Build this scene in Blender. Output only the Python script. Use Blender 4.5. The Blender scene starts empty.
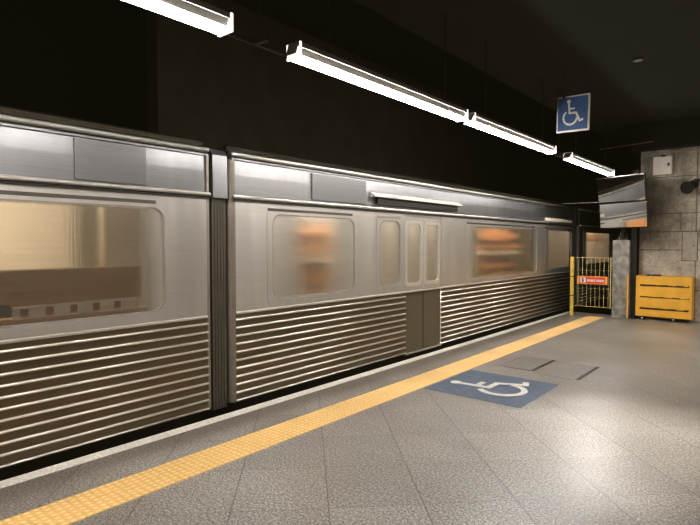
import bpy, bmesh, math, random
from mathutils import Vector, Matrix
random.seed(7)
S = bpy.context.scene
COL = S.collection
PI = math.pi

# ------------------------------------------------------------------ materials
def new_mat(name):
    m = bpy.data.materials.new(name); m.use_nodes = True
    nt = m.node_tree
    return m, nt, nt.nodes['Principled BSDF']

def N(nt, typ, **kw):
    n = nt.nodes.new(typ)
    for k, v in kw.items(): setattr(n, k, v)
    return n

def coords(nt, scale=(1, 1, 1), kind='Object'):
    tc = N(nt, 'ShaderNodeTexCoord'); mp = N(nt, 'ShaderNodeMapping')
    mp.inputs['Scale'].default_value = scale
    nt.links.new(tc.outputs[kind], mp.inputs['Vector'])
    return mp.outputs['Vector']

def noise(nt, vec, scale, detail=3, rough=0.55):
    n = N(nt, 'ShaderNodeTexNoise')
    n.inputs['Scale'].default_value = scale; n.inputs['Detail'].default_value = detail
    n.inputs['Roughness'].default_value = rough
    nt.links.new(vec, n.inputs['Vector'])
    return n.outputs['Fac']

def ramp(nt, fac, stops):
    r = N(nt, 'ShaderNodeValToRGB')
    e = r.color_ramp.elements
    while len(e) < len(stops): e.new(0.5)
    for k, (p, c) in enumerate(stops):
        e[k].position = p; e[k].color = (*c, 1) if len(c) == 3 else c
    nt.links.new(fac, r.inputs['Fac'])
    return r.outputs['Color']

def mixc(nt, a, b, fac, mode='MIX'):
    m = N(nt, 'ShaderNodeMix', data_type='RGBA', blend_type=mode)
    for s, i in ((a, 6), (b, 7), (fac, 0)):
        if hasattr(s, 'links') or isinstance(s, bpy.types.NodeSocket): nt.links.new(s, m.inputs[i])
        elif i == 0: m.inputs[0].default_value = s
        else: m.inputs[i].default_value = (*s, 1)
    return m.outputs[2]

def mth(nt, op, a, b=None, c=None):
    m = N(nt, 'ShaderNodeMath', operation=op)
    for i, s in enumerate((a, b, c)):
        if s is None: continue
        if isinstance(s, bpy.types.NodeSocket): nt.links.new(s, m.inputs[i])
        else: m.inputs[i].default_value = s
    return m.outputs[0]

def bump(nt, bsdf, h, strength, dist=0.01):
    b = N(nt, 'ShaderNodeBump')
    b.inputs['Strength'].default_value = strength; b.inputs['Distance'].default_value = dist
    nt.links.new(h, b.inputs['Height']); nt.links.new(b.outputs['Normal'], bsdf.inputs['Normal'])

def simple(name, c, rough=0.5, metal=0.0, var=0.12, scale=6.0, bmp=0.0, emit=0.0, ecol=None):
    m, nt, b = new_mat(name)
    b.inputs['Roughness'].default_value = rough; b.inputs['Metallic'].default_value = metal
    v = coords(nt)
    f = noise(nt, v, scale, 4)
    lo = tuple(x * (1 - var) for x in c); hi = tuple(min(1, x * (1 + var)) for x in c)
    nt.links.new(ramp(nt, f, [(0.3, lo), (0.7, hi)]), b.inputs['Base Color'])
    if bmp: bump(nt, b, f, bmp)
    if emit:
        b.inputs['Emission Color'].default_value = (*(ecol or c), 1)
        b.inputs['Emission Strength'].default_value = emit
    return m

def steel(name, c, rough, streak=0.15, wob=0.25, metal=1.0):
    """brushed stainless: fine grain drawn out along the car plus slow buckling of the sheet"""
    m, nt, b = new_mat(name)
    b.inputs['Metallic'].default_value = metal
    g = noise(nt, coords(nt, (1, 0.6, 60)), 2.2, 5)
    w = noise(nt, coords(nt, (1, 2.2, 0.15)), 1.0, 2, 0.5)
    col = ramp(nt, g, [(0.25, tuple(x * (1 - streak) for x in c)), (0.75, tuple(min(1, x * (1 + streak)) for x in c))])
    nt.links.new(col, b.inputs['Base Color'])
    nt.links.new(mth(nt, 'MULTIPLY_ADD', w, 0.2 if wob else 0.02, rough - (0.1 if wob else 0.01)), b.inputs['Roughness'])
    if wob: bump(nt, b, w, wob, 0.05)
    return m

M = {}
M['steel'] = steel('stainless_sheet', (0.74, 0.715, 0.685), 0.40, 0.06, 0.8, 0.94)
M['steel_band'] = steel('stainless_upper_band', (0.36, 0.36, 0.37), 0.37, 0.10, 0.4, 0.95)
M['ribbed'] = steel('stainless_ribbed_shaded', (0.20, 0.165, 0.12), 0.40, 0.30, 0.0, 0.92)  # darkened copy of the steel: shade between the ribs put into its colour
M['door_steel'] = steel('stainless_door', (0.17, 0.15, 0.105), 0.45, 0.10, 0.1, 0.6)
M['end_steel'] = steel('stainless_end_post', (0.30, 0.27, 0.235), 0.5, 0.1, 0.1, 0.7)
M['chrome'] = steel('bright_moulding', (0.92, 0.89, 0.84), 0.36, 0.08, 0.0, 0.85)
M['roof'] = steel('train_roof_metal', (0.09, 0.08, 0.065), 0.5, 0.15, 0.1)
M['rib_lit'] = steel('stainless_rib_lit', (0.85, 0.80, 0.72), 0.40, 0.12, 0.0, 0.9)  # lightened copy of the steel: overhead highlight on the ribs put into its colour
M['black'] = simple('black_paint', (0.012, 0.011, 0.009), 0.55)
M['rubber'] = simple('dark_rubber', (0.02, 0.018, 0.015), 0.7)
M['bellows'] = simple('gangway_rubber', (0.085, 0.073, 0.058), 0.55)
M['under'] = simple('underframe_black', (0.010, 0.009, 0.008), 0.8)
M['panel_dark'] = steel('destination_screen', (0.27, 0.268, 0.275), 0.38, 0.1, 0.1, 0.7)
M['frit'] = simple('glass_border', (0.30, 0.28, 0.25), 0.4)
M['cream'] = simple('cream_laminate', (0.82, 0.73, 0.60), 0.5, var=0.06)
M['brown'] = simple('brown_laminate', (0.16, 0.085, 0.04), 0.5)
M['orange'] = simple('orange_laminate', (0.58, 0.27, 0.12), 0.45)
M['int_grey'] = simple('interior_grey', (0.24, 0.215, 0.185), 0.5)
M['seat'] = simple('seat_plastic', (0.30, 0.14, 0.05), 0.4)
M['poster'] = simple('poster_strip', (0.75, 0.66, 0.6), 0.5)
M['poster_red'] = simple('poster_red', (0.55, 0.12, 0.10), 0.5)
M['pole'] = simple('grab_pole_steel', (0.75, 0.7, 0.6), 0.25, 1.0)
M['int_light_dim'] = simple('cabin_lamp_dim', (1, 0.9, 0.74), 0.5, emit=22.0, ecol=(1, 0.90, 0.76))
M['int_light'] = simple('cabin_lamp', (1, 0.9, 0.74), 0.5, emit=20.0, ecol=(1, 0.91, 0.78))

def glass_mat(name, wide, rg):
    m, nt, b = new_mat(name)
    nt.nodes.remove(b)
    out = nt.nodes['Material Output']
    refr = N(nt, 'ShaderNodeBsdfRefraction'); refr.inputs['IOR'].default_value = 1.35
    refr.inputs['Roughness'].default_value = rg; refr.inputs['Color'].default_value = (0.93, 0.92, 0.88, 1)
    gl = N(nt, 'ShaderNodeBsdfGlossy'); gl.inputs['Roughness'].default_value = 0.22
    gl.inputs['Color'].default_value = (0.9, 0.88, 0.85, 1)
    # dust film streaked along the direction of travel
    g = noise(nt, coords(nt, (1, 0.5, 30)), 2.0, 4)
    # printed dot border: fades in toward the upright edges of every pane
    tcg = N(nt, 'ShaderNodeTexCoord'); sg_ = N(nt, 'ShaderNodeSeparateXYZ'); nt.links.new(tcg.outputs['Generated'], sg_.inputs[0])
    def edge(q, wd):
        d = mth(nt, 'MINIMUM', q, mth(nt, 'SUBTRACT', 1.0, q))
        mr = N(nt, 'ShaderNodeMapRange', interpolation_type='SMOOTHSTEP')
        mr.inputs['From Min'].default_value = 0.0; mr.inputs['From Max'].default_value = wd
        mr.inputs['To Min'].default_value = 1.0; mr.inputs['To Max'].default_value = 0.0
        nt.links.new(d, mr.inputs['Value']); return mr.outputs[0]
    fr = mth(nt, 'MAXIMUM', edge(sg_.outputs[1], wide), edge(sg_.outputs[2], 0.05))
    mx = N(nt, 'ShaderNodeMixShader')
    nt.links.new(mth(nt, 'MULTIPLY_ADD', g, 0.25, 0.10), mx.inputs[0])
    nt.links.new(refr.outputs[0], mx.inputs[1]); nt.links.new(gl.outputs[0], mx.inputs[2])
    # vertical reeding scatters the view along the car
    r = noise(nt, coords(nt, (1, 70, 0.4)), 1.0, 2)
    bp = N(nt, 'ShaderNodeBump'); bp.inputs['Strength'].default_value = 0.35; bp.inputs['Distance'].default_value = 0.004
    nt.links.new(r, bp.inputs['Height']); nt.links.new(bp.outputs[0], refr.inputs['Normal'])
    fb = N(nt, 'ShaderNodeBsdfPrincipled'); fb.inputs['Base Color'].default_value = (0.74, 0.70, 0.65, 1)
    fb.inputs['Metallic'].default_value = 0.93; fb.inputs['Roughness'].default_value = 0.4
    m2 = N(nt, 'ShaderNodeMixShader')
    nt.links.new(fr, m2.inputs[0]); nt.links.new(mx.outputs[0], m2.inputs[1]); nt.links.new(fb.outputs[0], m2.inputs[2])
    nt.links.new(m2.outputs[0], out.inputs['Surface'])
    return m
M['glass'] = glass_mat('train_window_glass', 0.46, 0.42)
M['glass_wide'] = glass_mat('train_wide_window_glass', 0.14, 0.21)

def floor_mat(name, joints=True, tone=1.0):
    m, nt, b = new_mat(name)
    tc = N(nt, 'ShaderNodeTexCoord'); P = tc.outputs['Object']
    sep = N(nt, 'ShaderNodeSeparateXYZ'); nt.links.new(P, sep.inputs[0])
    x, y = sep.outputs[0], sep.outputs[1]
    sp = noise(nt, P, 62, 3, 0.8)
    sp2 = noise(nt, P, 170, 2, 0.6)
    spk = mth(nt, 'MULTIPLY_ADD', sp2, 0.45, mth(nt, 'MULTIPLY', sp, 0.55))
    t = tone
    col = ramp(nt, spk, [(0.38, (0.04*t, 0.036*t, 0.032*t)), (0.5, (0.25*t, 0.232*t, 0.214*t)), (0.61, (0.68*t, 0.64*t, 0.60*t))])
    big = noise(nt, P, 0.8, 2, 0.5)
    col = mixc(nt, col, ramp(nt, big, [(0.3, (0.74, 0.72, 0.70)), (0.7, (1.1, 1.1, 1.1))]), 1.0, 'MULTIPLY')
    scuff = noise(nt, coords(nt, (0.6, 3.0, 1)), 1.6, 6, 0.7)
    col = mixc(nt, col, ramp(nt, scuff, [(0.40, (1, 1, 1)), (0.75, (0.78, 0.75, 0.72))]), 0.5, 'MULTIPLY')
    em = N(nt, 'ShaderNodeMapRange', interpolation_type='SMOOTHSTEP'); em.inputs['From Min'].default_value = -3.7; em.inputs['From Max'].default_value = -3.42
    nt.links.new(x, em.inputs['Value'])
    col = mixc(nt, mixc(nt, col, (0.66, 0.62, 0.58), 1.0, 'MULTIPLY'), col, em.outputs[0])      # grime along the edge
    jm = None
    if joints:
        u = mth(nt, 'MULTIPLY', mth(nt, 'ADD', x, y), 0.70711); v = mth(nt, 'MULTIPLY', mth(nt, 'SUBTRACT', y, x), 0.70711)
        js = []
        for q, o in ((u, 0.128), (v, 3.03 - 0.567 * 5)):
            fr = mth(nt, 'FRACT', mth(nt, 'DIVIDE', mth(nt, 'SUBTRACT', q, o), 0.567))
            d = mth(nt, 'MINIMUM', fr, mth(nt, 'SUBTRACT', 1.0, fr))
            js.append(mth(nt, 'LESS_THAN', d, 0.0055))
        jm = mth(nt, 'MAXIMUM', js[0], mth(nt, 'MULTIPLY', js[1], 0.55))
        # each slab differs slightly
        cu = mth(nt, 'FLOOR', mth(nt, 'DIVIDE', mth(nt, 'SUBTRACT', u, 0.128), 0.567))
        cv = mth(nt, 'FLOOR', mth(nt, 'DIVIDE', mth(nt, 'SUBTRACT', v, 3.03 - 0.567 * 5), 0.567))
        wn = N(nt, 'ShaderNodeTexWhiteNoise', noise_dimensions='2D')
        cm = N(nt, 'ShaderNodeCombineXYZ'); nt.links.new(cu, cm.inputs[0]); nt.links.new(cv, cm.inputs[1])
        nt.links.new(cm.outputs[0], wn.inputs['Vector'])
        col = mixc(nt, col, ramp(nt, wn.outputs['Value'], [(0, (0.9, 0.9, 0.9)), (1, (1.06, 1.06, 1.06))]), 1.0, 'MULTIPLY')
        col = mixc(nt, col, (0.035, 0.03, 0.026), mth(nt, 'MULTIPLY', jm, 0.75))
    nt.links.new(col, b.inputs['Base Color'])
    nt.links.new(mth(nt, 'MULTIPLY_ADD', big, 0.12, 0.26), b.inputs['Roughness'])
    b.inputs['Specular IOR Level'].default_value = 0.6
    bump(nt, b, sp, 0.12, 0.003)
    return m
# roughness stays above 0.29 everywhere so the sheen is even
M['floor'] = floor_mat('granite_paving')
M['nosing'] = simple('pale_edge_stone', (0.66, 0.62, 0.57), 0.5, var=0.25, scale=40)

def tactile_mat():
    m, nt, b = new_mat('tactile_yellow')
    P = coords(nt)
    d = noise(nt, P, 30, 4, 0.7); e = noise(nt, P, 1.1, 3)
    c = ramp(nt, d, [(0.3, (0.60, 0.33, 0.06)), (0.7, (0.84, 0.53, 0.17))])
    sep = N(nt, 'ShaderNodeSeparateXYZ'); nt.links.new(P, sep.inputs[0])
    worn = N(nt, 'ShaderNodeMapRange'); worn.inputs['From Min'].default_value = 0.0022; worn.inputs['From Max'].default_value = 0.0062
    nt.links.new(sep.outputs[2], worn.inputs['Value'])
    c = mixc(nt, c, (0.92, 0.70, 0.40), mth(nt, 'MULTIPLY', worn.outputs[0], 0.75))
    c = mixc(nt, c, ramp(nt, e, [(0.3, (0.85, 0.82, 0.8)), (0.7, (1.05, 1.05, 1.05))]), 1.0, 'MULTIPLY')
    nt.links.new(c, b.inputs['Base Color']); b.inputs['Roughness'].default_value = 0.5
    return m
M['tactile'] = tactile_mat()

def wall_mat():
    m, nt, b = new_mat('stained_block_wall')
    P = coords(nt)
    sep = N(nt, 'ShaderNodeSeparateXYZ'); nt.links.new(P, sep.inputs[0])
    x, z = sep.outputs[0], sep.outputs[2]
    n1 = noise(nt, P, 2.2, 6, 0.65); n2 = noise(nt, P, 30, 4, 0.7)
    c = ramp(nt, n1, [(0.30, (0.26, 0.22, 0.165)), (0.5, (0.60, 0.55, 0.48)), (0.68, (0.80, 0.75, 0.67))])
    c = mixc(nt, c, ramp(nt, n2, [(0.3, (0.55, 0.53, 0.50)), (0.65, (1.15, 1.15, 1.15))]), 0.7, 'MULTIPLY')
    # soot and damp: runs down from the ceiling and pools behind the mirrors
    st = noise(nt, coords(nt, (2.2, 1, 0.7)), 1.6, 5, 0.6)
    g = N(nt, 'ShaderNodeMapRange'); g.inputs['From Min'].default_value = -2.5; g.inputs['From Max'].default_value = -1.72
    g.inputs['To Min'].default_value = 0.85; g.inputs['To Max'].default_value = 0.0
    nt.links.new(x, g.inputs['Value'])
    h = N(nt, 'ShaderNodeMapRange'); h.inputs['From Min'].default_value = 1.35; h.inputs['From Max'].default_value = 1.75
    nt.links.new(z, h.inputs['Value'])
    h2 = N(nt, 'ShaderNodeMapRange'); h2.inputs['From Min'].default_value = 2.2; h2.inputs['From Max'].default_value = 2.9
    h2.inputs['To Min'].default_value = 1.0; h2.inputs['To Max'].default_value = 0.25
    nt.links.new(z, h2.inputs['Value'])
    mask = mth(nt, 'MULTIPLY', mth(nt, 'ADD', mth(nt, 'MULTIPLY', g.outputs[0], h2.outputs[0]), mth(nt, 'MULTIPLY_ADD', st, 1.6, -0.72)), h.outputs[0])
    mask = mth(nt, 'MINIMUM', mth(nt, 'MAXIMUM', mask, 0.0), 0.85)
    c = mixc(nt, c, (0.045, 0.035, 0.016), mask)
    # large block joints
    jz = [0.62, 1.42, 1.79, 2.16, 2.9]
    j = None
    for q in jz:
        d = mth(nt, 'LESS_THAN', mth(nt, 'ABSOLUTE', mth(nt, 'SUBTRACT', z, q)), 0.011)
        j = d if j is None else mth(nt, 'MAXIMUM', j, d)
    for q in (-1.50, -0.4, 0.9, 2.2):
        j = mth(nt, 'MAXIMUM', j, mth(nt, 'LESS_THAN', mth(nt, 'ABSOLUTE', mth(nt, 'SUBTRACT', x, q)), 0.013))
    vv = mth(nt, 'LESS_THAN', mth(nt, 'ABSOLUTE', mth(nt, 'SUBTRACT', x, -1.76)), 0.009)
    vz = mth(nt, 'GREATER_THAN', z, 1.79); vz2 = mth(nt, 'LESS_THAN', z, 2.16)
    j = mth(nt, 'MAXIMUM', j, mth(nt, 'MULTIPLY', vv, mth(nt, 'MULTIPLY', vz, vz2)))
    c = mixc(nt, c, (0.05, 0.043, 0.034), mth(nt, 'MULTIPLY', j, 0.55))
    nt.links.new(c, b.inputs['Base Color']); b.inputs['Roughness'].default_value = 0.85
    bump(nt, b, n2, 0.3, 0.01)
    return m
M['wall'] = wall_mat()
M['concrete'] = simple('pillar_concrete', (0.30, 0.285, 0.255), 0.85, var=0.4, scale=9, bmp=0.2)
M['ceiling'] = simple('sooty_ceiling', (0.006, 0.005, 0.0035), 0.95, var=0.25, scale=2)
M['tunnel'] = simple('tunnel_black', (0.010, 0.0085, 0.006), 0.95, var=0.3, scale=2)
M['pier'] = simple('tunnel_pier_grey', (0.12, 0.10, 0.07), 0.95, var=0.2, scale=2)
M['wall_far'] = simple('platform_side_wall', (0.42, 0.37, 0.31), 0.7, var=0.15, scale=1.2)
M['yellow'] = simple('weathered_yellow_paint', (0.90, 0.50, 0.07), 0.5, var=0.10, scale=5)
M['yellow_rail'] = simple('railing_yellow', (0.78, 0.56, 0.12), 0.45, var=0.15, scale=20)
M['wire'] = simple('railing_wire', (0.55, 0.45, 0.22), 0.5, var=0.2, scale=30)
M['sign_red'] = simple('sign_red', (0.70, 0.075, 0.055), 0.45, var=0.08)
M['sign_orange'] = simple('sign_orange_border', (0.85, 0.36, 0.09), 0.45, var=0.08)
M['white'] = simple('white_enamel', (0.80, 0.77, 0.71), 0.45, var=0.06)
M['ink'] = simple('dark_ink', (0.03, 0.025, 0.05), 0.5)
M['blue'] = simple('sign_blue', (0.058, 0.122, 0.27), 0.4, var=0.10)
M['floor_blue'] = simple('floor_paint_blue', (0.068, 0.100, 0.155), 0.42, var=0.30, scale=14)
M['floor_white'] = simple('floor_paint_white', (0.62, 0.60, 0.55), 0.5, var=0.15, scale=20)
M['box'] = simple('grey_box_paint', (0.90, 0.83, 0.74), 0.5, var=0.06)
M['lamp_body'] = simple('fixture_grey_enamel', (0.28, 0.265, 0.24), 0.4, var=0.05)
M['lamp'] = simple('tube_diffuser', (1, 1, 1), 0.5, emit=75.0, ecol=(1.0, 0.96, 0.915))
M['lamp_end'] = simple('lit_end_cap', (0.9, 0.9, 0.88), 0.5, emit=1.3, ecol=(1.0, 0.95, 0.88))
M['mirror'] = simple('mirror_glass', (0.94, 0.94, 0.93), 0.06, 1.0, var=0.02)
M['metal_dark'] = simple('dark_steel', (0.05, 0.045, 0.04), 0.45, 0.6)
M['zinc'] = simple('galvanised_tube', (0.40, 0.37, 0.32), 0.4, 0.7)
M['plate'] = simple('cement_plate', (0.48, 0.44, 0.38), 0.8, var=0.2, scale=12)
M['hatch'] = simple('hatch_plate', (0.185, 0.165, 0.148), 0.45, var=0.45, scale=80)
M['brass'] = simple('padlock_brass', (0.75, 0.62, 0.35), 0.35, 0.9)

# ------------------------------------------------------------------ mesh helpers
def link(name, me, mat, parent=None, smooth=False):
    o = bpy.data.objects.new(name, me); COL.objects.link(o)
    mats = mat if isinstance(mat, (list, tuple)) else [mat]
    for m in mats: me.materials.append(m)
    if smooth:
        for p in me.polygons: p.use_smooth = True
    if parent is not None:
        o.parent = parent
        if parent.parent is not None: o.matrix_parent_inverse = Matrix()
    return o

def obj(name, bm, mat, parent=None, smooth=False, origin=None):
    bmesh.ops.remove_doubles(bm, verts=bm.verts, dist=1e-6)
    bmesh.ops.recalc_face_normals(bm, faces=bm.faces)
    if origin is not None:
        bmesh.ops.translate(bm, verts=bm.verts, vec=-Vector(origin))
    me = bpy.data.meshes.new(name); bm.to_mesh(me); bm.free()
    o = link(name, me, mat, parent, smooth)
    if origin is not None: o.location = origin
    return o

def BM(): return bmesh.new()

def box(bm, x0, x1, y0, y1, z0, z1, bev=0.0):
    r = bmesh.ops.create_cube(bm, size=1.0)
    vs = r['verts']
    for v in vs:
        v.co = Vector((x0 + (v.co.x + .5) * (x1 - x0), y0 + (v.co.y + .5) * (y1 - y0), z0 + (v.co.z + .5) * (z1 - z0)))
    if bev:
        es = list({e for v in vs for e in v.link_edges})
        bmesh.ops.bevel(bm, geom=es, offset=bev, segments=2, affect='EDGES', profile=0.7)

def cyl(bm, a, b, r, n=12, r2=None):
    a, b = Vector(a), Vector(b); d = b - a
    q = d.to_track_quat('Z', 'Y').to_matrix().to_4x4()
    bmesh.ops.create_cone(bm, cap_ends=True, segments=n, radius1=r, radius2=r if r2 is None else r2, depth=d.length,
                          matrix=Matrix.Translation((a + b) / 2) @ q)

def extrude_profile(bm, prof, y0, y1, closed=False, cuts=1):
    """prof: (x,z) list swept along y"""
    rows = []
    for k in range(cuts + 1):
        y = y0 + (y1 - y0) * k / cuts
        rows.append([bm.verts.new((x, y, z)) for x, z in prof])
    n = len(prof)
    for k in range(cuts):
        for i in range(n if closed else n - 1):
            j = (i + 1) % n
            bm.faces.new((rows[k][i], rows[k][j], rows[k + 1][j], rows[k + 1][i]))
    if closed:
        bm.faces.new(rows[0]); bm.faces.new(rows[-1][::-1])

def rrect(y0, y1, z0, z1, r, n=6):
    pts = []
    for cy, cz, a0 in ((y1 - r, z1 - r, 0), (y0 + r, z1 - r, 90), (y0 + r, z0 + r, 180), (y1 - r, z0 + r, 270)):
        for k in range(n + 1):
            a = math.radians(a0 + 90 * k / n)
            pts.append((cy + r * math.cos(a), cz + r * math.sin(a)))
    return pts

def ring(bm, outer, inner, x0, x1):
    """ring between two equal-length (y,z) loops, thickness x0..x1"""
    L = [[bm.verts.new((x, y, z)) for y, z in lp] for lp in (outer, inner) for x in (x0, x1)]
    oa, ob, ia, ib = L
    n = len(outer)
    for i in range(n):
        j = (i + 1) % n
        for p, q in ((oa, ob), (ob, ib), (ib, ia), (ia, oa)):
            bm.faces.new((p[i], p[j], q[j], q[i]))

def slab(bm, loop, x0, x1):
    a = [bm.verts.new((x0, y, z)) for y, z in loop]; b = [bm.verts.new((x1, y, z)) for y, z in loop]
    n = len(loop)
    for i in range(n):
        j = (i + 1) % n
        bm.faces.new((a[i], a[j], b[j], b[i]))
    bm.faces.new(a[::-1]); bm.faces.new(b)

def empty(name, loc, label, cat, group=None):
    o = bpy.data.objects.new(name, None); COL.objects.link(o)
    o.location = loc; o.empty_display_size = 0.2
    tag(o, label, cat, group)
    return o

def tag(o, label, cat, group=None, kind=None):
    o['label'] = label; o['category'] = cat
    if group: o['group'] = group
    if kind: o['kind'] = kind
    return o

def struct(name, bm, mat, smooth=False):
    o = obj(name, bm, mat, None, smooth); o['kind'] = 'structure'
    return o

# ------------------------------------------------------------------ station shell
bm = BM(); box(bm, -3.80, 7.0, -6.0, 12.38, -0.35, 0.0); struct('floor', bm, M['floor'])
bm = BM(); box(bm, -3.92, -3.80, -6.0, 12.38, -0.12, 0.002); struct('trim_1', bm, M['nosing'])          # pale edge band
bm = BM(); box(bm, -3.84, -3.80, -6.0, 12.38, -1.35, -0.12); struct('trim_2', bm, M['under'])            # platform side
bm = BM(); box(bm, -9.4, -3.84, -12.0, 26.0, -1.45, -1.35); struct('floor_track', bm, M['under'])
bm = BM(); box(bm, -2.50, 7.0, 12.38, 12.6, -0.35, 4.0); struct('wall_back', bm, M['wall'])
bm = BM(); box(bm, -2.62, 7.0, 12.10, 12.38, 3.46, 4.0); struct('trim_3', bm, M['ceiling'])              # dark drop beam over the wall
bm = BM(); box(bm, -3.45, 7.0, -12.0, 26.0, 4.0, 4.2); struct('ceiling', bm, M['ceiling'])
bm = BM(); box(bm, -9.4, -3.3, -12.0, 26.0, 5.6, 5.8); struct('ceiling_track', bm, M['ceiling'])
bm = BM(); box(bm, -3.45, -3.30, -12.0, 26.0, 4.2, 5.6); struct('trim_4', bm, M['ceiling'])
bm = BM(); box(bm, -9.4, -9.2, -12.0, 26.0, -1.4, 5.6); struct('wall_left', bm, M['tunnel'])
bm = BM(); box(bm, -7.6, -7.3, 4.2, 24.0, -1.35, 5.6); struct('wall_track', bm, M['pier'])
bm = BM(); box(bm, 7.0, 7.2, -6.0, 12.6, -0.35, 4.0); struct('wall_right', bm, M['wall_far'])
bm = BM(); box(bm, -2.62, -2.50, 12.62, 26.0, -1.4, 4.0); struct('wall_tunnel', bm, M['tunnel'])
bm = BM(); box(bm, -9.4, -2.5, 26.0, 26.2, -1.4, 5.6); struct('wall_tunnel_end', bm, M['tunnel'])
# stub of concrete wall that carries the mirrors
bm = BM(); box(bm, -2.89, -2.575, 11.86, 12.3, 0.0, 1.62, 0.008); struct('pillar', bm, M['concrete'])

# ------------------------------------------------------------------ tactile strip (one sheet with raised domes)
def tactile():
    bm = BM()
    x0, x1, y0, y1 = -3.355, -3.025, -4.0, 11.86
    pitch = 0.047
    nx = 7 * 4; ny = int((y1 - y0) / pitch) * 4
    lift = [0, 0.0, 1.0, 1.0]
    rows = []
    for j in range(ny + 1):
        y = y0 + (y1 - y0) * j / ny
        row = []
        for i in range(nx + 1):
            x = x0 + (x1 - x0) * i / nx
            z = 0.0005 if i in (0, nx) else 0.003
            if lift[i % 4] and lift[j % 4] and 0 < i < nx: z = 0.0075
            row.append(bm.verts.new((x, y, z)))
        rows.append(row)
    for j in range(ny):
        for i in range(nx):
            bm.faces.new((rows[j][i], rows[j][i + 1], rows[j + 1][i + 1], rows[j + 1][i]))
    o = obj('tactile_strip', bm, M['tactile'])
    tag(o, 'yellow studded tactile strip running along the platform beside the train', 'tactile paving')
tactile()

# ------------------------------------------------------------------ wheelchair symbol
def ribbon(bm, pts, w, to3, closed=False):
    """flat stroke with mitred joints in symbol coordinates, mapped by to3(u,v,h)"""
    n = len(pts); L, R = [], []
    for i, p in enumerate(pts):
        p = Vector(p)
        a = Vector(pts[i - 1]) if i else None
        b = Vector(pts[i + 1]) if i < n - 1 else None
        d1 = (p - a).normalized() if a is not None else None
        d2 = (b - p).normalized() if b is not None else None
        d1 = d1 or d2; d2 = d2 or d1
        t = (d1 + d2).normalized()
        nrm = Vector((-t.y, t.x)); k = w / 2 / max(0.45, nrm.dot(Vector((-d1.y, d1.x))))
        L.append(p + nrm * k); R.append(p - nrm * k)
    tl = [bm.verts.new(to3(q.x, q.y, 1)) for q in L]; tr = [bm.verts.new(to3(q.x, q.y, 1)) for q in R]
    bl = [bm.verts.new(to3(q.x, q.y, 0)) for q in L]; br = [bm.verts.new(to3(q.x, q.y, 0)) for q in R]
    for i in range(n - 1):
        bm.faces.new((tl[i], tr[i], tr[i + 1], tl[i + 1])); bm.faces.new((bl[i], bl[i + 1], br[i + 1], br[i]))
        bm.faces.new((tl[i], tl[i + 1], bl[i + 1], bl[i])); bm.faces.new((tr[i], br[i], br[i + 1], tr[i + 1]))
    for e in (0, n - 1):
        bm.faces.new((tl[e], bl[e], br[e], tr[e]))

def isa(bm, to3):
    w = 0.065
    hc = [(0.40 + 0.062 * math.cos(a), 0.865 + 0.062 * math.sin(a)) for a in [2 * PI * k / 20 for k in range(20)]]
    t = [bm.verts.new(to3(u, v, 1)) for u, v in hc]; b = [bm.verts.new(to3(u, v, 0)) for u, v in hc]
    for i in range(20):
        j = (i + 1) % 20; bm.faces.new((t[i], t[j], b[j], b[i]))
    bm.faces.new(t); bm.faces.new(b[::-1])
    ribbon(bm, [(0.405, 0.80), (0.43, 0.50), (0.645, 0.50), (0.775, 0.235), (0.885, 0.275)], w, to3)   # trunk, thigh, shin, foot
    ribbon(bm, [(0.42, 0.635), (0.60, 0.635)], w * 0.9, to3)                                            # arm
    arc = [(0.46 + 0.225 * math.cos(math.radians(a)), 0.365 + 0.225 * math.sin(math.radians(a))) for a in range(128, 361, 12)]
    ribbon(bm, arc, w, to3)

# painted square on the floor (symbol lies on its side: head toward the train)
fm = empty('wheelchair_floor_marking', (-2.47, 5.31, 0), 'blue square with white wheelchair symbol painted on the platform floor beside the yellow strip', 'floor marking')
bm = BM(); box(bm, -0.53, 0.53, -0.54, 0.54, 0.0005, 0.003); obj('blue_panel', bm, M['floor_blue'], fm)
bm = BM(); isa(bm, lambda u, v, h: Vector((0.50 - v * 1.02 , -0.50 + u * 1.0, 0.003 + 0.0025 * h)))
obj('wheelchair_symbol', bm, M['floor_white'], fm)

# ------------------------------------------------------------------ floor access hatches
def hatch(x0, x1, y0, y1, label):
    cx, cy = (x0 + x1) / 2, (y0 + y1) / 2
    t = empty('floor_hatch', (cx, cy, 0), label, 'floor hatch', 'access hatches in the platform floor')
    bm = BM(); box(bm, x0 - cx + 0.02, x1 - cx - 0.045, y0 - cy + 0.012, y1 - cy - 0.012, 0.0005, 0.005, 0.001); obj('cover_plate', bm, M['hatch'], t)
    bm = BM(); box(bm, x1 - cx - 0.04, x1 - cx, y0 - cy, y1 - cy, 0.0005, 0.0022); obj('open_slot', bm, M['black'], t)
    bm = BM(); box(bm, x0 - cx + 0.02, x1 - cx - 0.05, y0 - cy - 0.012, y0 - cy + 0.008, 0.0005, 0.006); obj('edge_strip', bm, M['hatch'] if x0 < -2.5 else M['zinc'], t)
hatch(-2.80, -2.38, 6.28, 7.05, 'flush floor hatch cover nearer the yellow strip, with a dark slot')
hatch(-2.38, -1.83, 6.20, 7.02, 'flush floor hatch cover farther from the yellow strip, with a bright metal edge')
bm = BM(); box(bm, -2.835, -2.805, 6.25, 7.0, 0.0005, 0.0022)
tag(obj('drain_slot', bm, M['hatch']), 'thin faint slot in the floor between the yellow strip and the hatches', 'slot')

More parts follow.
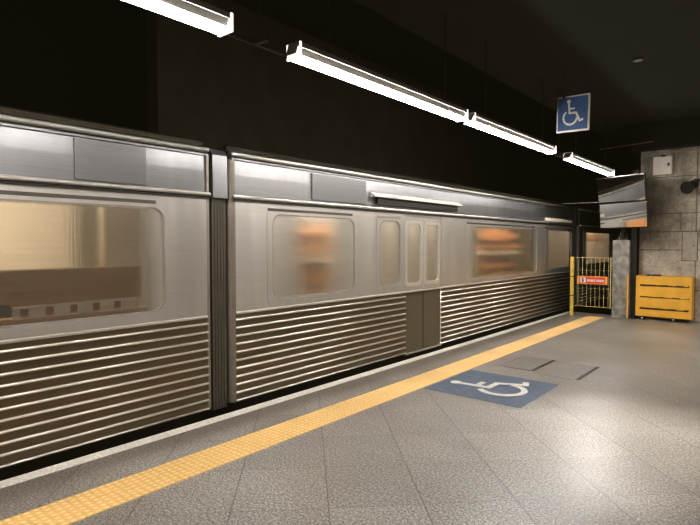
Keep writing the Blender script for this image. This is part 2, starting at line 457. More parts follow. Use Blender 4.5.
# ------------------------------------------------------------------ trains
XF = -4.05            # outer face of the side wall
XB = -6.85
ZC0, ZC1, ZW, ZG = 0.030, 0.885, 1.955, 2.005
def car(y0, y1, windows, doors, label, dest=(), canopies=(), theme=0, win_themes=None):
    t = empty('metro_car', (XF, (y0 + y1) / 2, -1.1), label, 'train car', 'stainless steel metro cars of the train')
    oy = (y0 + y1) / 2
    def part(name, bm, mat, parent=None, smooth=False):
        # world-coordinate mesh -> local to the thing
        p = parent or t
        bmesh.ops.translate(bm, verts=bm.verts, vec=(-XF, -oy, 1.1))
        return obj(name, bm, mat, p, smooth)
    rd = 0.06                                                          # rounded car ends
    # ---- ribbed lower panels between doors
    edges = [y0 + rd]
    for a, b in doors: edges += [a, b]
    edges.append(y1 - rd)
    nr, pitch = 11, (ZC1 - ZC0) / 11
    prof = []
    for k in range(nr):
        zb = ZC0 + k * pitch
        prof += [(XF - 0.003, zb + pitch * 0.01)]
        for q in range(9):
            a = math.radians(-80 + 170 * q / 8)
            prof.append((XF + 0.006 + 0.013 * math.cos(a), zb + pitch * 0.21 + 0.0105 * math.sin(a)))
        prof += [(XF - 0.003, zb + pitch * 0.38), (XF - 0.004, zb + pitch * 0.70)]
    prof.append((XF, ZC1))
    prof = prof + [(XF - 0.05, ZC1), (XF - 0.05, ZC0)]
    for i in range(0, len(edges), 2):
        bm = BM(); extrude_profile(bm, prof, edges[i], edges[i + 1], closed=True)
        o = part('ribbed_panel', bm, [M['ribbed'], M['rib_lit']])
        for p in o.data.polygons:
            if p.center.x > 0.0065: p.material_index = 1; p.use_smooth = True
    # ---- smooth side wall with openings
    ops = sorted([(a, b, za, zb) for a, b, za, zb in windows] + [(a, b, ZC1, 1.93) for a, b in doors])
    bm = BM(); cur = y0 + rd
    xs = (XF - 0.05, XF)
    for a, b, za, zb in ops:
        box(bm, *xs, cur, a, ZC1, ZW)
        if za > ZC1 + 1e-4: box(bm, *xs, a, b, ZC1, za)
        if zb < ZW - 1e-4: box(bm, *xs, a, b, zb, ZW)
        cur = b
    box(bm, *xs, cur, y1 - rd, ZC1, ZW)
    part('side_wall', bm, M['steel'])
    # ---- belt mouldings
    bm = BM(); extrude_profile(bm, [(XF, ZC1 - 0.012), (XF + 0.012, ZC1 - 0.006), (XF + 0.012, ZC1 + 0.008), (XF, ZC1 + 0.014)], y0 + rd, y1 - rd, True)
    part('belt_moulding', bm, M['chrome'])
    bm = BM()
    extrude_profile(bm, [(XF - 0.02, ZW + 0.020)] + [(XF + 0.012 + 0.02 * math.cos(math.radians(q)), ZW + 0.038 + 0.018 * math.sin(math.radians(q))) for q in range(-80, 100, 20)] + [(XF - 0.02, ZW + 0.056)], y0 + 0.03, y1 - 0.03, True)
    part('gutter', bm, M['chrome'], smooth=True)
    bm = BM(); box(bm, XF - 0.02, XF + 0.012, y0 + 0.04, y1 - 0.04, ZW - 0.004, ZW + 0.022); part('gutter_shadow_strip', bm, M['black'])  # black strip standing in for the shade under the gutter
    bm = BM(); extrude_profile(bm, [(XF - 0.09, 2.372)] + [(XF - 0.012 + 0.022 * math.cos(math.radians(q)), 2.392 + 0.020 * math.sin(math.radians(q))) for q in range(-80, 120, 20)] + [(XF - 0.09, 2.412)], y0 + 0.03, y1 - 0.03, True)
    part('drip_rail', bm, M['chrome'], smooth=True)
    # ---- upper band and roof
    band = [(XF - 0.01, ZG - 0.01), (XF - 0.012, 2.20), (XF - 0.02, 2.335), (XF - 0.004, 2.340), (XF - 0.004, 2.352), (XF - 0.022, 2.36)]
    bm = BM(); extrude_profile(bm, band + [(XF - 0.08, 2.36), (XF - 0.08, ZG - 0.01)], y0 + 0.03, y1 - 0.03, True); part('upper_band', bm, M['steel_band'])
    rf = [(XF - 0.022, 2.36)]
    for k in range(1, 8):
        a = math.radians(90 * k / 7)
        rf.append((XF - 0.022 - 0.22 * (1 - math.cos(a)), 2.36 + 0.105 * math.sin(a)))
    rf += [(XF - 0.7, 2.52), (XF - 1.4, 2.55), (XF - 2.1, 2.52), (XB + 0.25, 2.46), (XB, 2.34), (XB, 2.30)]
    bm = BM(); extrude_profile(bm, rf, y0 + 0.03, y1 - 0.03); part('roof', bm, M['roof'], smooth=True)
    bm = BM(); extrude_profile(bm, [(XF - 0.10, 2.43), (XF - 0.085, 2.475), (XF - 0.10, 2.49), (XF - 0.14, 2.485), (XF - 0.13, 2.43)], y0 + 0.03, y1 - 0.03, True)
    part('roof_rail', bm, M['roof'])
    # ---- underframe, ends
    bm = BM(); box(bm, XB, XF - 0.06, y0 + 0.1, y1 - 0.1, -1.0, ZC0); part('underframe', bm, M['under'])
    for ya, yb, nm in ((y0, y0 + rd, 0), (y1 - rd, y1, 1)):
        bm = BM()
        yc = yb if nm == 0 else ya
        sgn = -1 if nm == 0 else 1
        pr = []
        for k in range(7):
            a = math.radians(90 * k / 6)
            pr.append((XF - rd + rd * math.cos(a), yc + sgn * rd * math.sin(a)))
        lo = [bm.verts.new((x, y, ZC0)) for x, y in pr] + [bm.verts.new((XF - 0.9, pr[-1][1], ZC0))]
        hi = [bm.verts.new((x, y, 2.34)) for x, y in pr] + [bm.verts.new((XF - 0.9, pr[-1][1], 2.34))]
        for i in range(len(lo) - 1): bm.faces.new((lo[i], lo[i + 1], hi[i + 1], hi[i]))
        part('end_post', bm, M['end_steel'], smooth=True)
        bm = BM(); box(bm, XB, XF - 0.9, ya + (0.01 if nm == 0 else 0.03), yb - (0.03 if nm == 0 else 0.01), ZC0, 2.30); part('end_wall', bm, M['bellows'])
    # ---- far side, floor, ceiling of the cabin
    bm = BM(); box(bm, XB, XB + 0.05, y0 + 0.06, y1 - 0.06, ZC0, 2.32); part('far_wall', bm, M['cream'] if theme == 0 else M['int_grey'])
    bm = BM(); box(bm, XB + 0.05, XF - 0.06, y0 + 0.06, y1 - 0.06, ZC0, 0.075); part('cabin_floor', bm, M['int_grey'])
    bm = BM(); box(bm, XB + 0.05, XF - 0.09, y0 + 0.06, y1 - 0.06, 2.22, 2.26); cc = part('cabin_ceiling', bm, M['cream'])
    for xl in (XF - 0.24, XB + 0.75):
        bm = BM(); box(bm, xl - 0.09, xl + 0.09, y0 + 0.3, y1 - 0.3, 2.185, 2.22); part('cabin_lamp', bm, M['int_light' if theme == 0 else 'int_light_dim'], cc)
    # ---- windows
    for wi, (a, b, za, zb) in enumerate(windows):
        e = 0.05
        bm = BM(); ring(bm, rrect(a - e, b + e, za - e, zb + e, 0.10), rrect(a + 0.02, b - 0.02, za + 0.02, zb - 0.02, 0.11), XF - 0.012, XF + 0.003)
        f = part('window_frame', bm, M['steel'])
        bm = BM(); box(bm, XF - 0.02, XF + 0.006, a - 0.04, b - 0.05 * (b - a), zb + 0.008, zb + 0.036, 0.003); part('window_header', bm, M['frit' if b - a < 1 else 'bellows'], f)
        bm = BM(); ring(bm, rrect(a + 0.018, b - 0.018, za + 0.018, zb - 0.018, 0.11), rrect(a + 0.032, b - 0.032, za + 0.032, zb - 0.032, 0.10), XF - 0.02, XF + 0.001)
        part('window_gasket', bm, M['frit'], f)
        bm = BM(); slab(bm, rrect(a + 0.005, b - 0.005, za + 0.005, zb - 0.005, 0.08), XF - 0.016, XF - 0.008); part('window_glass', bm, M['glass' if b - a < 1.5 else 'glass_wide'], f)
        th = win_themes[wi] if win_themes else 'cream'
        # bench under the window, back to the glass
        bm = BM(); box(bm, XF - 0.62, XF - 0.16, a + 0.05, b - 0.05, 0.44, 0.50, 0.015)
        box(bm, XF - 0.20, XF - 0.13, a + 0.05, b - 0.05, 0.50, 1.02 if th == 'cream' else 0.98, 0.02)
        part('bench_seat', bm, M['seat'])
        if th == 'cream':
            bm = BM(); box(bm, XF - 0.30, XF - 0.26, a + 0.1, b - 0.1, 1.08, 1.36, 0.01); part('seat_headrest', bm, M['brown'])
            bm = BM(); box(bm, XF - 0.31, XF - 0.27, a + 0.1, b - 0.5, 1.24, 1.33, 0.01); part('seat_headrest_band', bm, M['seat'])
            bm = BM(); box(bm, XF - 0.06, XF - 0.05, max(a, 1.25), b - 0.25, za + 0.06, za + 0.15)
            ps = part('window_poster', bm, M['poster'])
            for k in range(5):
                yy = max(a, 1.25) + 0.05 + k * 0.165
                bm = BM(); box(bm, XF - 0.05, XF - 0.046, yy, yy + 0.05, za + 0.075, za + 0.115); part('poster_patch', bm, M['poster_red'], ps)
        elif th == 'bright':
            bm = BM(); box(bm, XF - 0.30, XF - 0.27, a + 0.2, b - 0.2, 1.62, 1.80, 0.01); part('header_board', bm, M['orange'])
            bm = BM(); box(bm, XF - 0.26, XF - 0.24, a + 0.3, b - 0.9, 1.66, 1.72, 0.01); part('header_stripe', bm, M['cream'])
        elif th == 'orange':
            w = b - a; sh = 0.42 if w < 1.5 else 0.55
            bm = BM(); box(bm, XF - 0.52, XF - 0.49, a + 0.30 * w + sh, b - 0.28 * w + sh, 0.98, 1.80, 0.01); part('advert_panel', bm, M['brown'])
            for z0_, z1_, q0, q1, mm in ((1.66, 1.76, 0.25, 0.8, 'orange'), (1.46, 1.53, 0.1, 0.9, 'orange'), (1.34, 1.40, 0.15, 0.85, 'cream'), (1.08, 1.15, 0.3, 0.75, 'orange')):
                bm = BM(); box(bm, XF - 0.47, XF - 0.44, a + sh + q0 * w, a + sh + q1 * w, z0_, z1_, 0.006); part('panel_band', bm, M[mm])
            if w > 1.5:
                bm = BM(); box(bm, XF - 0.42, XF - 0.40, a + sh + 0.30 * w, a + sh + 0.62 * w, 1.60, 1.82, 0.01); part('header_board', bm, M['orange'])
        for q in (0.12, 0.88):
            yy = a + (b - a) * q
            bm = BM(); cyl(bm, (XF - 0.66, yy, 0.075), (XF - 0.66, yy, 2.2), 0.018, 10); part('grab_pole', bm, M['pole'])
    # ---- sliding doors, two leaves each
    for a, b in doors:
        mid = (a + b) / 2
        for q0, q1 in ((a, mid - 0.008), (mid + 0.008, b)):
            wy0, wy1, wz0, wz1 = q0 + 0.05, q1 - 0.05, 0.985, 1.84
            bm = BM(); xd = (XF - 0.045, XF - 0.018)
            box(bm, *xd, q0, q1, 0.90, wz0); box(bm, *xd, q0, q1, wz1, 1.93); box(bm, *xd, q0, wy0, wz0, wz1); box(bm, *xd, wy1, q1, wz0, wz1)
            d = part('sliding_door', bm, M['steel'])
            bm = BM(); box(bm, XF - 0.046, XF - 0.017, q0, q1, ZC0, 0.90, 0.003); part('kick_panel', bm, M['door_steel'], d)
            bm = BM(); ring(bm, rrect(wy0 - 0.03, wy1 + 0.03, wz0 - 0.03, wz1 + 0.03, 0.06), rrect(wy0 + 0.02, wy1 - 0.02, wz0 + 0.02, wz1 - 0.02, 0.06), XF - 0.03, XF - 0.014)
            part('door_window_frame', bm, M['chrome'], d)
            bm = BM(); slab(bm, rrect(wy0 + 0.002, wy1 - 0.002, wz0 + 0.002, wz1 - 0.002, 0.05), XF - 0.032, XF - 0.026); part('door_glass', bm, M['glass'], d)
        bm = BM(); box(bm, XF - 0.05, XF + 0.01, a, b, 0.012, ZC0); part('door_sill', bm, M['chrome'])
    for a, b in canopies:
        bm = BM(); extrude_profile(bm, [(XF - 0.02, 2.13), (XF + 0.065, 2.135), (XF + 0.067, 2.143), (XF - 0.02, 2.20)], a, b, True); part('door_canopy', bm, M['white'])
        bm = BM(); box(bm, XF - 0.02, XF + 0.03, a + 0.1, b - 0.1, 2.045, 2.13); part('door_rail_cover', bm, M['black'])
    if canopies:
        bm = BM(); box(bm, XF - 0.02, XF + 0.02, 11.2, 12.9, 2.03, 2.10, 0.004); part('header_strip', bm, M['cream'])
    for a, b, za, zb in dest:
        bm = BM(); box(bm, XF - 0.03, XF + 0.004, a, b, za, zb, 0.003); part('destination_panel', bm, M['panel_dark'])
    return t

car(-11.0, 2.85, [(-8.2, -5.2, 0.98, 1.87), (-3.6, -0.9, 0.98, 1.87), (0.35, 2.40, 0.96, 1.87)], [(-5.0, -3.8), (-0.72, 0.20)],
    'nearest steel train car with a wide cream-lit window and ribbed lower side', dest=[(1.66, 2.22, 2.025, 2.325)])
car(3.05, 13.25, [(3.55, 4.90, 0.96, 1.87), (5.36, 5.86, 0.97, 1.87), (7.75, 10.75, 0.95, 1.86), (11.25, 12.95, 0.98, 1.86)], [(5.96, 6.92)],
    'middle steel train car with a double sliding door between two orange-lit windows', dest=[(4.15, 5.1, 2.03, 2.32)], canopies=[(5.2, 7.45)], theme=1,
    win_themes=['orange', 'grey', 'orange', 'grey'])
car(13.50, 23.0, [(13.9, 16.5, 1.0, 1.86), (19.0, 21.5, 1.0, 1.86)], [(17.2, 18.4)],
    'farthest steel train car, its orange-lit window seen through the yellow fence', theme=0, win_themes=['bright', 'bright'])
# gangway between the first two cars
for ya, yb, lab in ((2.87, 3.03, 'dark rubber gangway in the gap between the nearest and the middle train car'), (13.27, 13.48, 'dark gangway in the gap behind the middle train car by the fence')):
    bm = BM()
    n = 5
    for k in range(n):
        q0 = ya + (yb - ya) * k / n; q1 = ya + (yb - ya) * (k + 1) / n
        extrude_profile(bm, [(-4.30, 0.0), (-4.085, 0.0), (-4.085, 1.97), (-4.30, 1.97)], q0, (q0 + q1) / 2, True)
        extrude_profile(bm, [(-4.30, 0.0), (-4.092, 0.0), (-4.092, 1.97), (-4.30, 1.97)], (q0 + q1) / 2, q1, True)
    g = tag(obj('gangway_bellows', bm, M['bellows']), lab, 'gangway')
    bm = BM(); extrude_profile(bm, [(-4.30, 1.97), (-4.060, 1.97), (-4.066, 2.36), (-4.11, 2.42), (-4.30, 2.45)], ya, yb, True)
    obj('gangway_hood', bm, M['steel_band'], g)

# ------------------------------------------------------------------ fluorescent fixtures in a row
XL, ZL = -2.90, 2.935
def fixture(y0, y1, label):
    L = y1 - y0; cy = (y0 + y1) / 2
    t = empty('fluorescent_light', (XL, cy, ZL + 0.2), label, 'ceiling light', 'fluorescent battens in a row over the platform edge')
    h = L / 2
    def part(nm, bm, m, p=None):
        bmesh.ops.translate(bm, verts=bm.verts, vec=(0, 0, -0.2)); return obj(nm, bm, m, p or t)
    # lower glowing trough cover
    bm = BM(); extrude_profile(bm, [(-0.062, 0.012), (-0.05, -0.002), (0.012, -0.002), (0.028, 0.010), (0.028, 0.03), (-0.062, 0.03)], -h + 0.02, h - 0.05, True)
    part('diffuser', bm, M['lamp'])
    # sheet metal tray with a turned-down lip toward the platform
    bm = BM(); extrude_profile(bm, [(-0.072, 0.012), (-0.065, 0.012), (-0.065, 0.032), (0.030, 0.032), (0.056, 0.088), (0.060, 0.074), (0.068, 0.076), (0.066, 0.112), (-0.05, 0.112), (-0.072, 0.05)], -h, h, True)
    part('housing', bm, M['lamp_body'])
    for s in (-1, 1):
        bm = BM(); yy = s * (h - 0.012)
        box(bm, -0.074, 0.072, yy - 0.010, yy + 0.010, -0.006, 0.114, 0.003); part('end_cap', bm, M['lamp_end'])
    for s in (-1, 1):
        bm = BM(); cyl(bm, (0, s * h * 0.7, 0.11), (0, s * h * 0.7, 4.0 - ZL), 0.008, 8); part('hanger_rod', bm, M['black'])
spans = [(-6.6, -4.1), (-3.6, -1.1), (-0.3, 2.17), (2.77, 5.40), (5.56, 8.25), (9.0, 11.65)]
labs = ['lit fluorescent light behind the view, farthest back in the row', 'lit fluorescent light behind the view, just out of the picture',
        'lit fluorescent light nearest the camera, cut by the top edge of the picture', 'long lit fluorescent light, second from the camera in the row',
        'lit fluorescent light next to the hanging wheelchair sign, third from the camera', 'smallest lit fluorescent light, last in the row just above the mirrors']
for (a, b), l in zip(spans, labs): fixture(a, b, l)
for a, b, l in ((2.20, 2.74, 'dark joint bracket between the two nearest fluorescent lights'), (8.30, 8.95, 'dark joint bracket before the last fluorescent light')):
    bm = BM(); box(bm, XL - 0.09, XL - 0.06, a, b, ZL + 0.03, ZL + 0.06); box(bm, XL - 0.09, XL + 0.06, (a + b) / 2 - 0.015, (a + b) / 2 + 0.015, ZL + 0.03, ZL + 0.06)
    cyl(bm, (XL - 0.02, (a + b) / 2, ZL + 0.05), (XL - 0.02, (a + b) / 2, 4.0), 0.008, 8)
    tag(obj('hanging_bracket', bm, M['metal_dark']), l, 'bracket')

# recessed downlight whose beam makes the pool of light on the paving
dl = empty('downlight', (-1.65, 7.88, 4.0), 'small dim downlight in the dark ceiling right of the wheelchair sign', 'ceiling light')
bm = BM(); cyl(bm, (0, 0, -0.02), (0, 0, 0), 0.075, 20); obj('lamp_can', bm, M['black'], dl)
bm = BM(); cyl(bm, (0, 0, -0.024), (0, 0, -0.02), 0.05, 20); obj('lens', bm, M['zinc'], dl)

# ------------------------------------------------------------------ hanging wheelchair sign
sg = empty('hanging_sign', (-2.36, 7.5, 3.08), 'square blue wheelchair sign with white border hanging from the dark ceiling', 'sign')
sg.rotation_euler = (0, math.radians(1.2), 0)
def srect(bm, x0, x1, z0, z1, ya, yb): box(bm, x0, x1, ya, yb, z0, z1)
bm = BM(); box(bm, -0.215, 0.215, -0.012, 0.03, 0.0, 0.485, 0.003); obj('sign_board', bm, M['white'], sg)
bm = BM(); box(bm, -0.196, 0.196, -0.0145, -0.0125, 0.02, 0.465); obj('blue_field', bm, M['blue'], sg)
bm = BM(); isa(bm, lambda u, v, h: Vector((-0.215 + u * 0.40, -0.0147 - 0.002 * h, 0.035 + v * 0.43))); obj('wheelchair_symbol', bm, M['white'], sg)
for xx in (-0.12, 0.14):
    bm = BM(); cyl(bm, (xx, 0.01, 0.485), (xx, 0.01, 0.915), 0.007, 8); obj('hanger_rod', bm, M['black'], sg)
bm = BM(); box(bm, -0.135, -0.105, -0.02, 0.035, 0.455, 0.50, 0.002); obj('clamp', bm, M['black'], sg)

# ------------------------------------------------------------------ end-of-platform fence
fe = empty('yellow_fence', (-3.24, 11.76, 0), 'yellow post and wire-mesh fence closing the end of the platform', 'fence')
bm = BM(); box(bm, -0.455, -0.385, -0.022, 0.022, 0.0, 1.262, 0.005)
fp = obj('post', bm, M['yellow_rail'], fe)
for z in (0.42, 0.83):
    bm = BM(); box(bm, -0.458, -0.382, -0.025, 0.025, z, z + 0.02, 0.002); obj('post_band', bm, M['metal_dark'], fp)
for i in range(8):
    x = -0.29 + i * 0.085
    bm = BM(); cyl(bm, (x, 0, 0.215), (x, 0, 1.25), 0.0052, 8); obj('wire_bar', bm, M['wire'], fe)
for z, r in ((1.25, 0.006), (0.985, 0.003), (0.60, 0.003), (0.41, 0.003), (0.215, 0.007)):
    bm = BM(); cyl(bm, (-0.36, 0, z), (0.355, 0, z), r, 8); obj('rail', bm, M['wire'], fe)
bm = BM(); box(bm, 0.34, 0.36, -0.02, 0.02, 0.20, 1.26, 0.003); obj('hinge_bar', bm, M['wire'], fe)
ws = empty('warning_sign', (-3.245, 11.735, 0.69), 'small red sign with orange border and white pictogram fixed to the yellow fence', 'sign')
bm = BM(); box(bm, -0.30, 0.30, -0.008, 0.010, 0, 0.17, 0.002); obj('sign_plate', bm, M['sign_orange'], ws)
bm = BM(); box(bm, -0.255, 0.255, -0.011, -0.0085, 0.02, 0.15); obj('red_field', bm, M['sign_red'], ws)
bm = BM(); box(bm, -0.235, -0.125, -0.0135, -0.0115, 0.032, 0.138); pg = obj('pictogram_tile', bm, M['white'], ws)
bm = BM(); cyl(bm, (-0.182, -0.0165, 0.118), (-0.182, -0.0138, 0.118), 0.013, 14)
box(bm, -0.196, -0.168, -0.0165, -0.0138, 0.066, 0.104); box(bm, -0.194, -0.183, -0.0165, -0.0138, 0.04, 0.066); box(bm, -0.181, -0.166, -0.0165, -0.0138, 0.046, 0.066)
obj('pictogram_figure', bm, M['ink'], pg)
bm = BM()
x = -0.10
for w in (0.022, 0.022, 0.014, 0.024, 0.020, 0.024, 0.0, 0.020, 0.024, 0.016, 0.024, 0.022, 0.020):
    if w: box(bm, x, x + w, -0.0135, -0.0115, 0.055, 0.105)
    x += w + 0.006 if w else 0.018
obj('white_lettering', bm, M['white'], ws)

# yellow corner guard on the pillar
bm = BM(); box(bm, -2.600, -2.572, 11.835, 11.858, 0.02, 0.90, 0.003)
tag(obj('corner_guard', bm, M['yellow']), 'narrow yellow strip on the right edge of the concrete pillar', 'corner guard')
# black post between pillar and cabinet
po = empty('black_post', (-2.525, 12.05, 0), 'tall black post between the concrete pillar and the yellow cabinet', 'post')
bm = BM(); box(bm, -0.047, 0.045, -0.06, 0.06, 0.0, 3.05, 0.005); obj('post_shaft', bm, M['black'], po)
bm = BM(); box(bm, -0.047, 0.049, -0.09, 0.09, 0.0, 0.02, 0.003); obj('base_plate', bm, M['metal_dark'], po)

# ------------------------------------------------------------------ driver mirrors
th = math.radians(19.5)
def mirror(zb, h, w, lab, tilt, dx=0.0):
    t = empty('platform_mirror', (-2.70 + dx, 11.72, zb), lab, 'mirror', 'driver mirrors at the platform end')
    t.rotation_euler = (tilt, 0, -th)
    bm = BM(); box(bm, -w / 2, w / 2, -0.012, 0.03, 0, h, 0.004); obj('mirror_frame', bm, M['black'], t)
    bm = BM()
    # slightly bowed glass
    n = 14; R = []
    for i in range(n + 1):
        s = i / n; x = -w / 2 + 0.006 + (w - 0.022) * s
        R.append([bm.verts.new((x, -0.0135 - 0.012 * (1 - (2 * s - 1) ** 2), z)) for z in (0.012, h - 0.012)])
    for i in range(n): bm.faces.new((R[i][0], R[i + 1][0], R[i + 1][1], R[i][1]))
    obj('mirror_glass', bm, M['mirror'], t, smooth=True)
    bm = BM(); box(bm, -w / 2, w / 2, -0.03, -0.012, h - 0.012, h, 0.002); obj('rim', bm, M['zinc'], t)
    bm = BM(); cyl(bm, (0.05, 0.03, h / 2), (0.05, 0.22, h / 2), 0.025, 12); obj('bracket', bm, M['metal_dark'], t)
mirror(2.395, 0.52, 1.01, 'upper of two stacked steel-rimmed mirrors above the concrete pillar', math.radians(8))
mirror(1.868, 0.50, 1.01, 'lower of two stacked mirrors, just above the concrete pillar', math.radians(4), 0.04)
ms = empty('mirror_stand', (-2.73, 12.05, 1.62), 'dark bracket standing on the concrete pillar and holding the mirrors', 'stand')
bm = BM(); box(bm, -0.035, 0.035, -0.035, 0.035, 0.0, 1.25, 0.004); obj('upright', bm, M['metal_dark'], ms)
bm = BM(); box(bm, -0.09, 0.09, -0.12, 0.06, 0.0, 0.03, 0.004); obj('foot_plate', bm, M['metal_dark'], ms)
bm = BM(); cyl(bm, (0.0, -0.10, 0.03), (0.0, -0.10, 0.17), 0.045, 14); obj('clamp', bm, M['metal_dark'], ms)
bm = BM(); cyl(bm, (-3.95, 11.95, 2.43), (-2.80, 11.95, 2.42), 0.012, 8)
tag(obj('stay_rod', bm, M['zinc']), 'thin grey rod running from the mirrors toward the train', 'rod')

# ------------------------------------------------------------------ yellow cabinet
yc = empty('yellow_cabinet', (-1.985, 12.15, 0), 'yellow metal cabinet with three dark slots, on small castors against the wall', 'cabinet')
W, Z0, Z1, YF = 0.487, 0.075, 0.895, -0.15
bm = BM(); box(bm, -W + 0.01, W - 0.01, YF + 0.03, 0.17, Z0, Z1 - 0.01, 0.004); obj('carcass', bm, M['metal_dark'], yc)
bm = BM(); box(bm, -W, W, YF - 0.002, 0.175, Z1 - 0.03, Z1, 0.004); obj('lid', bm, M['yellow'], yc)
slots = [0.215, 0.455, 0.685]
bm = BM(); zc = Z0
box(bm, -W, -W + 0.075, YF, YF + 0.025, Z0, Z1 - 0.03); box(bm, W - 0.045, W, YF, YF + 0.025, Z0, Z1 - 0.03)
for z in slots + [Z1 - 0.03]:
    hh = 0.040 if z != slots[1] else 0.028
    top = z if z != Z1 - 0.03 else Z1 - 0.03
    box(bm, -W + 0.075, W - 0.045, YF, YF + 0.025, zc, top)
    zc = z + hh
obj('front_panel', bm, M['yellow'], yc)
for z in slots:   # turned-out lip that sags above each slot
    hh = 0.040 if z != slots[1] else 0.028
    bm = BM(); n = 12
    for k in range(n):
        xa = -W + 0.09 + (2 * W - 0.15) * k / n; xb = -W + 0.09 + (2 * W - 0.15) * (k + 1) / n
        dz = 0.022 * (0.5 + 0.5 * math.sin(k * 1.7 + z * 20)) * (k / n)
        box(bm, xa, xb, YF + 0.004, YF + 0.016, z + hh - 0.004 - dz, z + hh + 0.004)
    obj('slot_lip', bm, M['yellow'], yc)
for s in (-1, 1):
    bm = BM(); box(bm, s * W - (0.0 if s < 0 else 0.012), s * W + (0.012 if s < 0 else 0.0), YF + 0.02, 0.17, Z0, Z1 - 0.03); obj('side_panel', bm, M['yellow'], yc)
for xx in (-0.36, 0.18):
    for yy in (-0.11, 0.12):
        bm = BM(); cyl(bm, (xx - 0.015, yy, 0.034), (xx + 0.015, yy, 0.034), 0.034, 16); c = obj('castor', bm, M['zinc'], yc)
        bm = BM(); box(bm, xx - 0.02, xx + 0.02, yy - 0.02, yy + 0.02, 0.05, 0.08); obj('castor_fork', bm, M['metal_dark'], c)
bm = BM(); box(bm, -0.30, -0.05, YF + 0.02, YF + 0.10, Z1, Z1 + 0.03, 0.006); obj('hasp_bar', bm, M['metal_dark'], yc)
pl = empty('padlock', (-2.205, 11.988, 0.80), 'small brass padlock hanging at the top edge of the yellow cabinet', 'padlock')
bm = BM(); box(bm, -0.028, 0.028, -0.014, 0.010, 0.03, 0.085, 0.006); obj('lock_body', bm, M['brass'], pl)
bm = BM()
prev = None
for k in range(9):
    a = PI * k / 8; p = Vector((0.018 * math.cos(a), -0.002, 0.085 + 0.035 * math.sin(a)))
    if prev is not None: cyl(bm, prev, p, 0.005, 8)
    prev = p
obj('shackle', bm, M['zinc'], pl)

# ------------------------------------------------------------------ things on the back wall
eb = empty('wall_mounted_box', (-2.085, 12.38, 2.945), 'pale square electrical box on the back wall right of the mirrors', 'electrical box')
bm = BM(); box(bm, -0.17, 0.17, -0.11, 0.0, 0.0, 0.37, 0.008); obj('box_body', bm, M['box'], eb)
bm = BM(); box(bm, -0.162, 0.162, -0.122, -0.108, 0.012, 0.358, 0.004); d = obj('box_door', bm, M['box'], eb)
bm = BM(); box(bm, 0.09, 0.122, -0.136, -0.120, 0.165, 0.225, 0.004); obj('latch', bm, M['black'], d)
bm = BM(); box(bm, -0.035, 0.045, -0.125, -0.02, 0.362, 0.392, 0.004); obj('cable_gland', bm, M['black'], eb)
bm = BM(); cyl(bm, (-1.93, 12.35, 3.40), (2.5, 12.35, 3.40), 0.014, 10)
tag(obj('conduit_pipe', bm, M['zinc']), 'thin pale conduit along the top of the back wall above the electrical box', 'pipe')
bm = BM(); cyl(bm, (-3.24, 12.06, 3.55), (-2.22, 12.06, 3.60), 0.007, 8)
tag(obj('ceiling_cable', bm, M['zinc']), 'thin faint cable under the dark beam left of the conduit', 'cable')
sp = empty('wall_loudspeaker', (-1.57, 12.38, 2.70), 'black fixture on the back wall, below right of the pale electrical box', 'loudspeaker')
bm = BM(); cyl(bm, (0.0, -0.02, 0.0), (-0.07, -0.24, -0.06), 0.05, 18, 0.125); obj('horn', bm, M['black'], sp)
bm = BM(); cyl(bm, (0.02, 0.0, 0.02), (0.0, -0.08, 0.0), 0.085, 16); obj('driver_housing', bm, M['black'], sp)
bm = BM(); box(bm, 0.03, 0.24, -0.08, 0.0, 0.06, 0.12, 0.01); obj('bracket', bm, M['metal_dark'], sp)
cp = empty('wall_mounted_plate', (-1.60, 12.38, 1.21), 'grey rectangular cover plate on the back wall above the yellow cabinet', 'cover plate')
bm = BM(); box(bm, -0.125, 0.125, -0.015, 0.0, 0.0, 0.575, 0.004); obj('plate', bm, M['plate'], cp)
bm = BM(); cyl(bm, (0.07, -0.024, 0.30), (0.07, -0.012, 0.30), 0.012, 10); obj('screw', bm, M['black'], cp)
bm = BM(); ring(bm, [(a, b) for a, b in ((-0.135, -0.01), (0.135, -0.01), (0.135, 0.585), (-0.135, 0.585))], [(a, b) for a, b in ((-0.122, 0.003), (0.122, 0.003), (0.122, 0.572), (-0.122, 0.572))], -0.008, 0.0)
for v in bm.verts: v.co = Vector((v.co.y, v.co.x, v.co.z))
obj('plate_seam', bm, M['black'], cp)

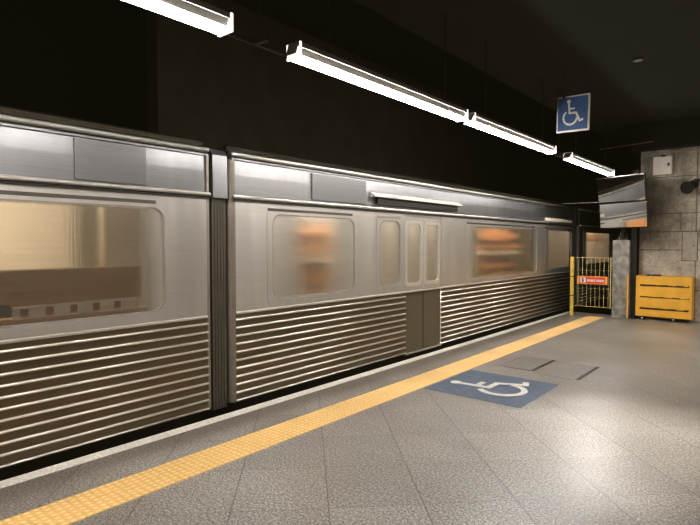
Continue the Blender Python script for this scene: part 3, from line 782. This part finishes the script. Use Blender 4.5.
# ------------------------------------------------------------------ lights
def area(name, loc, size, power, col, rot=(0, 0, 0)):
    l = bpy.data.lights.new(name, 'AREA'); l.shape = 'RECTANGLE'; l.size, l.size_y = size
    l.energy = power; l.color = col
    o = bpy.data.objects.new(name, l); COL.objects.link(o); o.location = loc; o.rotation_euler = rot
    return o
# unseen fill lamps added right of the view to brighten train, floor and wall
area('added_fill_lamp', (1.6, 9.2, 3.5), (0.25, 2.5), 120, (1.0, 0.92, 0.80))
for i, y in enumerate((-4, -1, 2, 5)):
    area('added_fill_lamp', (3.4, y, 3.2), (0.25, 2.5), 35, (1.0, 0.90, 0.76))
l = bpy.data.lights.new('downlight_beam', 'SPOT'); l.energy = 1250; l.color = (1, 0.92, 0.82)
l.spot_size = math.radians(27); l.spot_blend = 1.0; l.shadow_soft_size = 0.12
o = bpy.data.objects.new('downlight_beam', l); COL.objects.link(o); o.location = (-1.65, 7.88, 3.93)
o.rotation_euler = (Vector((-1.02, 4.75, 0)) - o.location).to_track_quat('-Z', 'Y').to_euler()

w = bpy.data.worlds.new('station_air'); S.world = w; w.use_nodes = True
w.node_tree.nodes['Background'].inputs[0].default_value = (0.012, 0.0095, 0.006, 1)
w.node_tree.nodes['Background'].inputs[1].default_value = 1.0

# ------------------------------------------------------------------ camera
f_px, yaw, pitch = 526.0, 40.213, 2.0687
cd = bpy.data.cameras.new('camera'); cam = bpy.data.objects.new('camera', cd); COL.objects.link(cam)
cd.sensor_width = 36.0; cd.lens = f_px / 700 * 36.0; cd.clip_start = 0.05; cd.clip_end = 200
cam.location = (0, 0, 1.55)
cam.rotation_euler = (math.radians(90 - pitch), 0, math.radians(yaw))
S.camera = cam

S.view_settings.view_transform = 'Standard'
S.view_settings.look = 'Medium High Contrast'
S.view_settings.exposure = -0.06
S.view_settings.use_curve_mapping = True          # faded-film blacks, slightly olive
LIFT = (0.0075, 0.006, 0.003)
cm_ = S.view_settings.curve_mapping
for ch, lift in ((0, LIFT[0]), (1, LIFT[1]), (2, LIFT[2])):
    cm_.curves[ch].points[0].location = (0.0, lift)
cm_.update()
S.cycles.max_bounces = 8
S.cycles.sample_clamp_indirect = 6.0
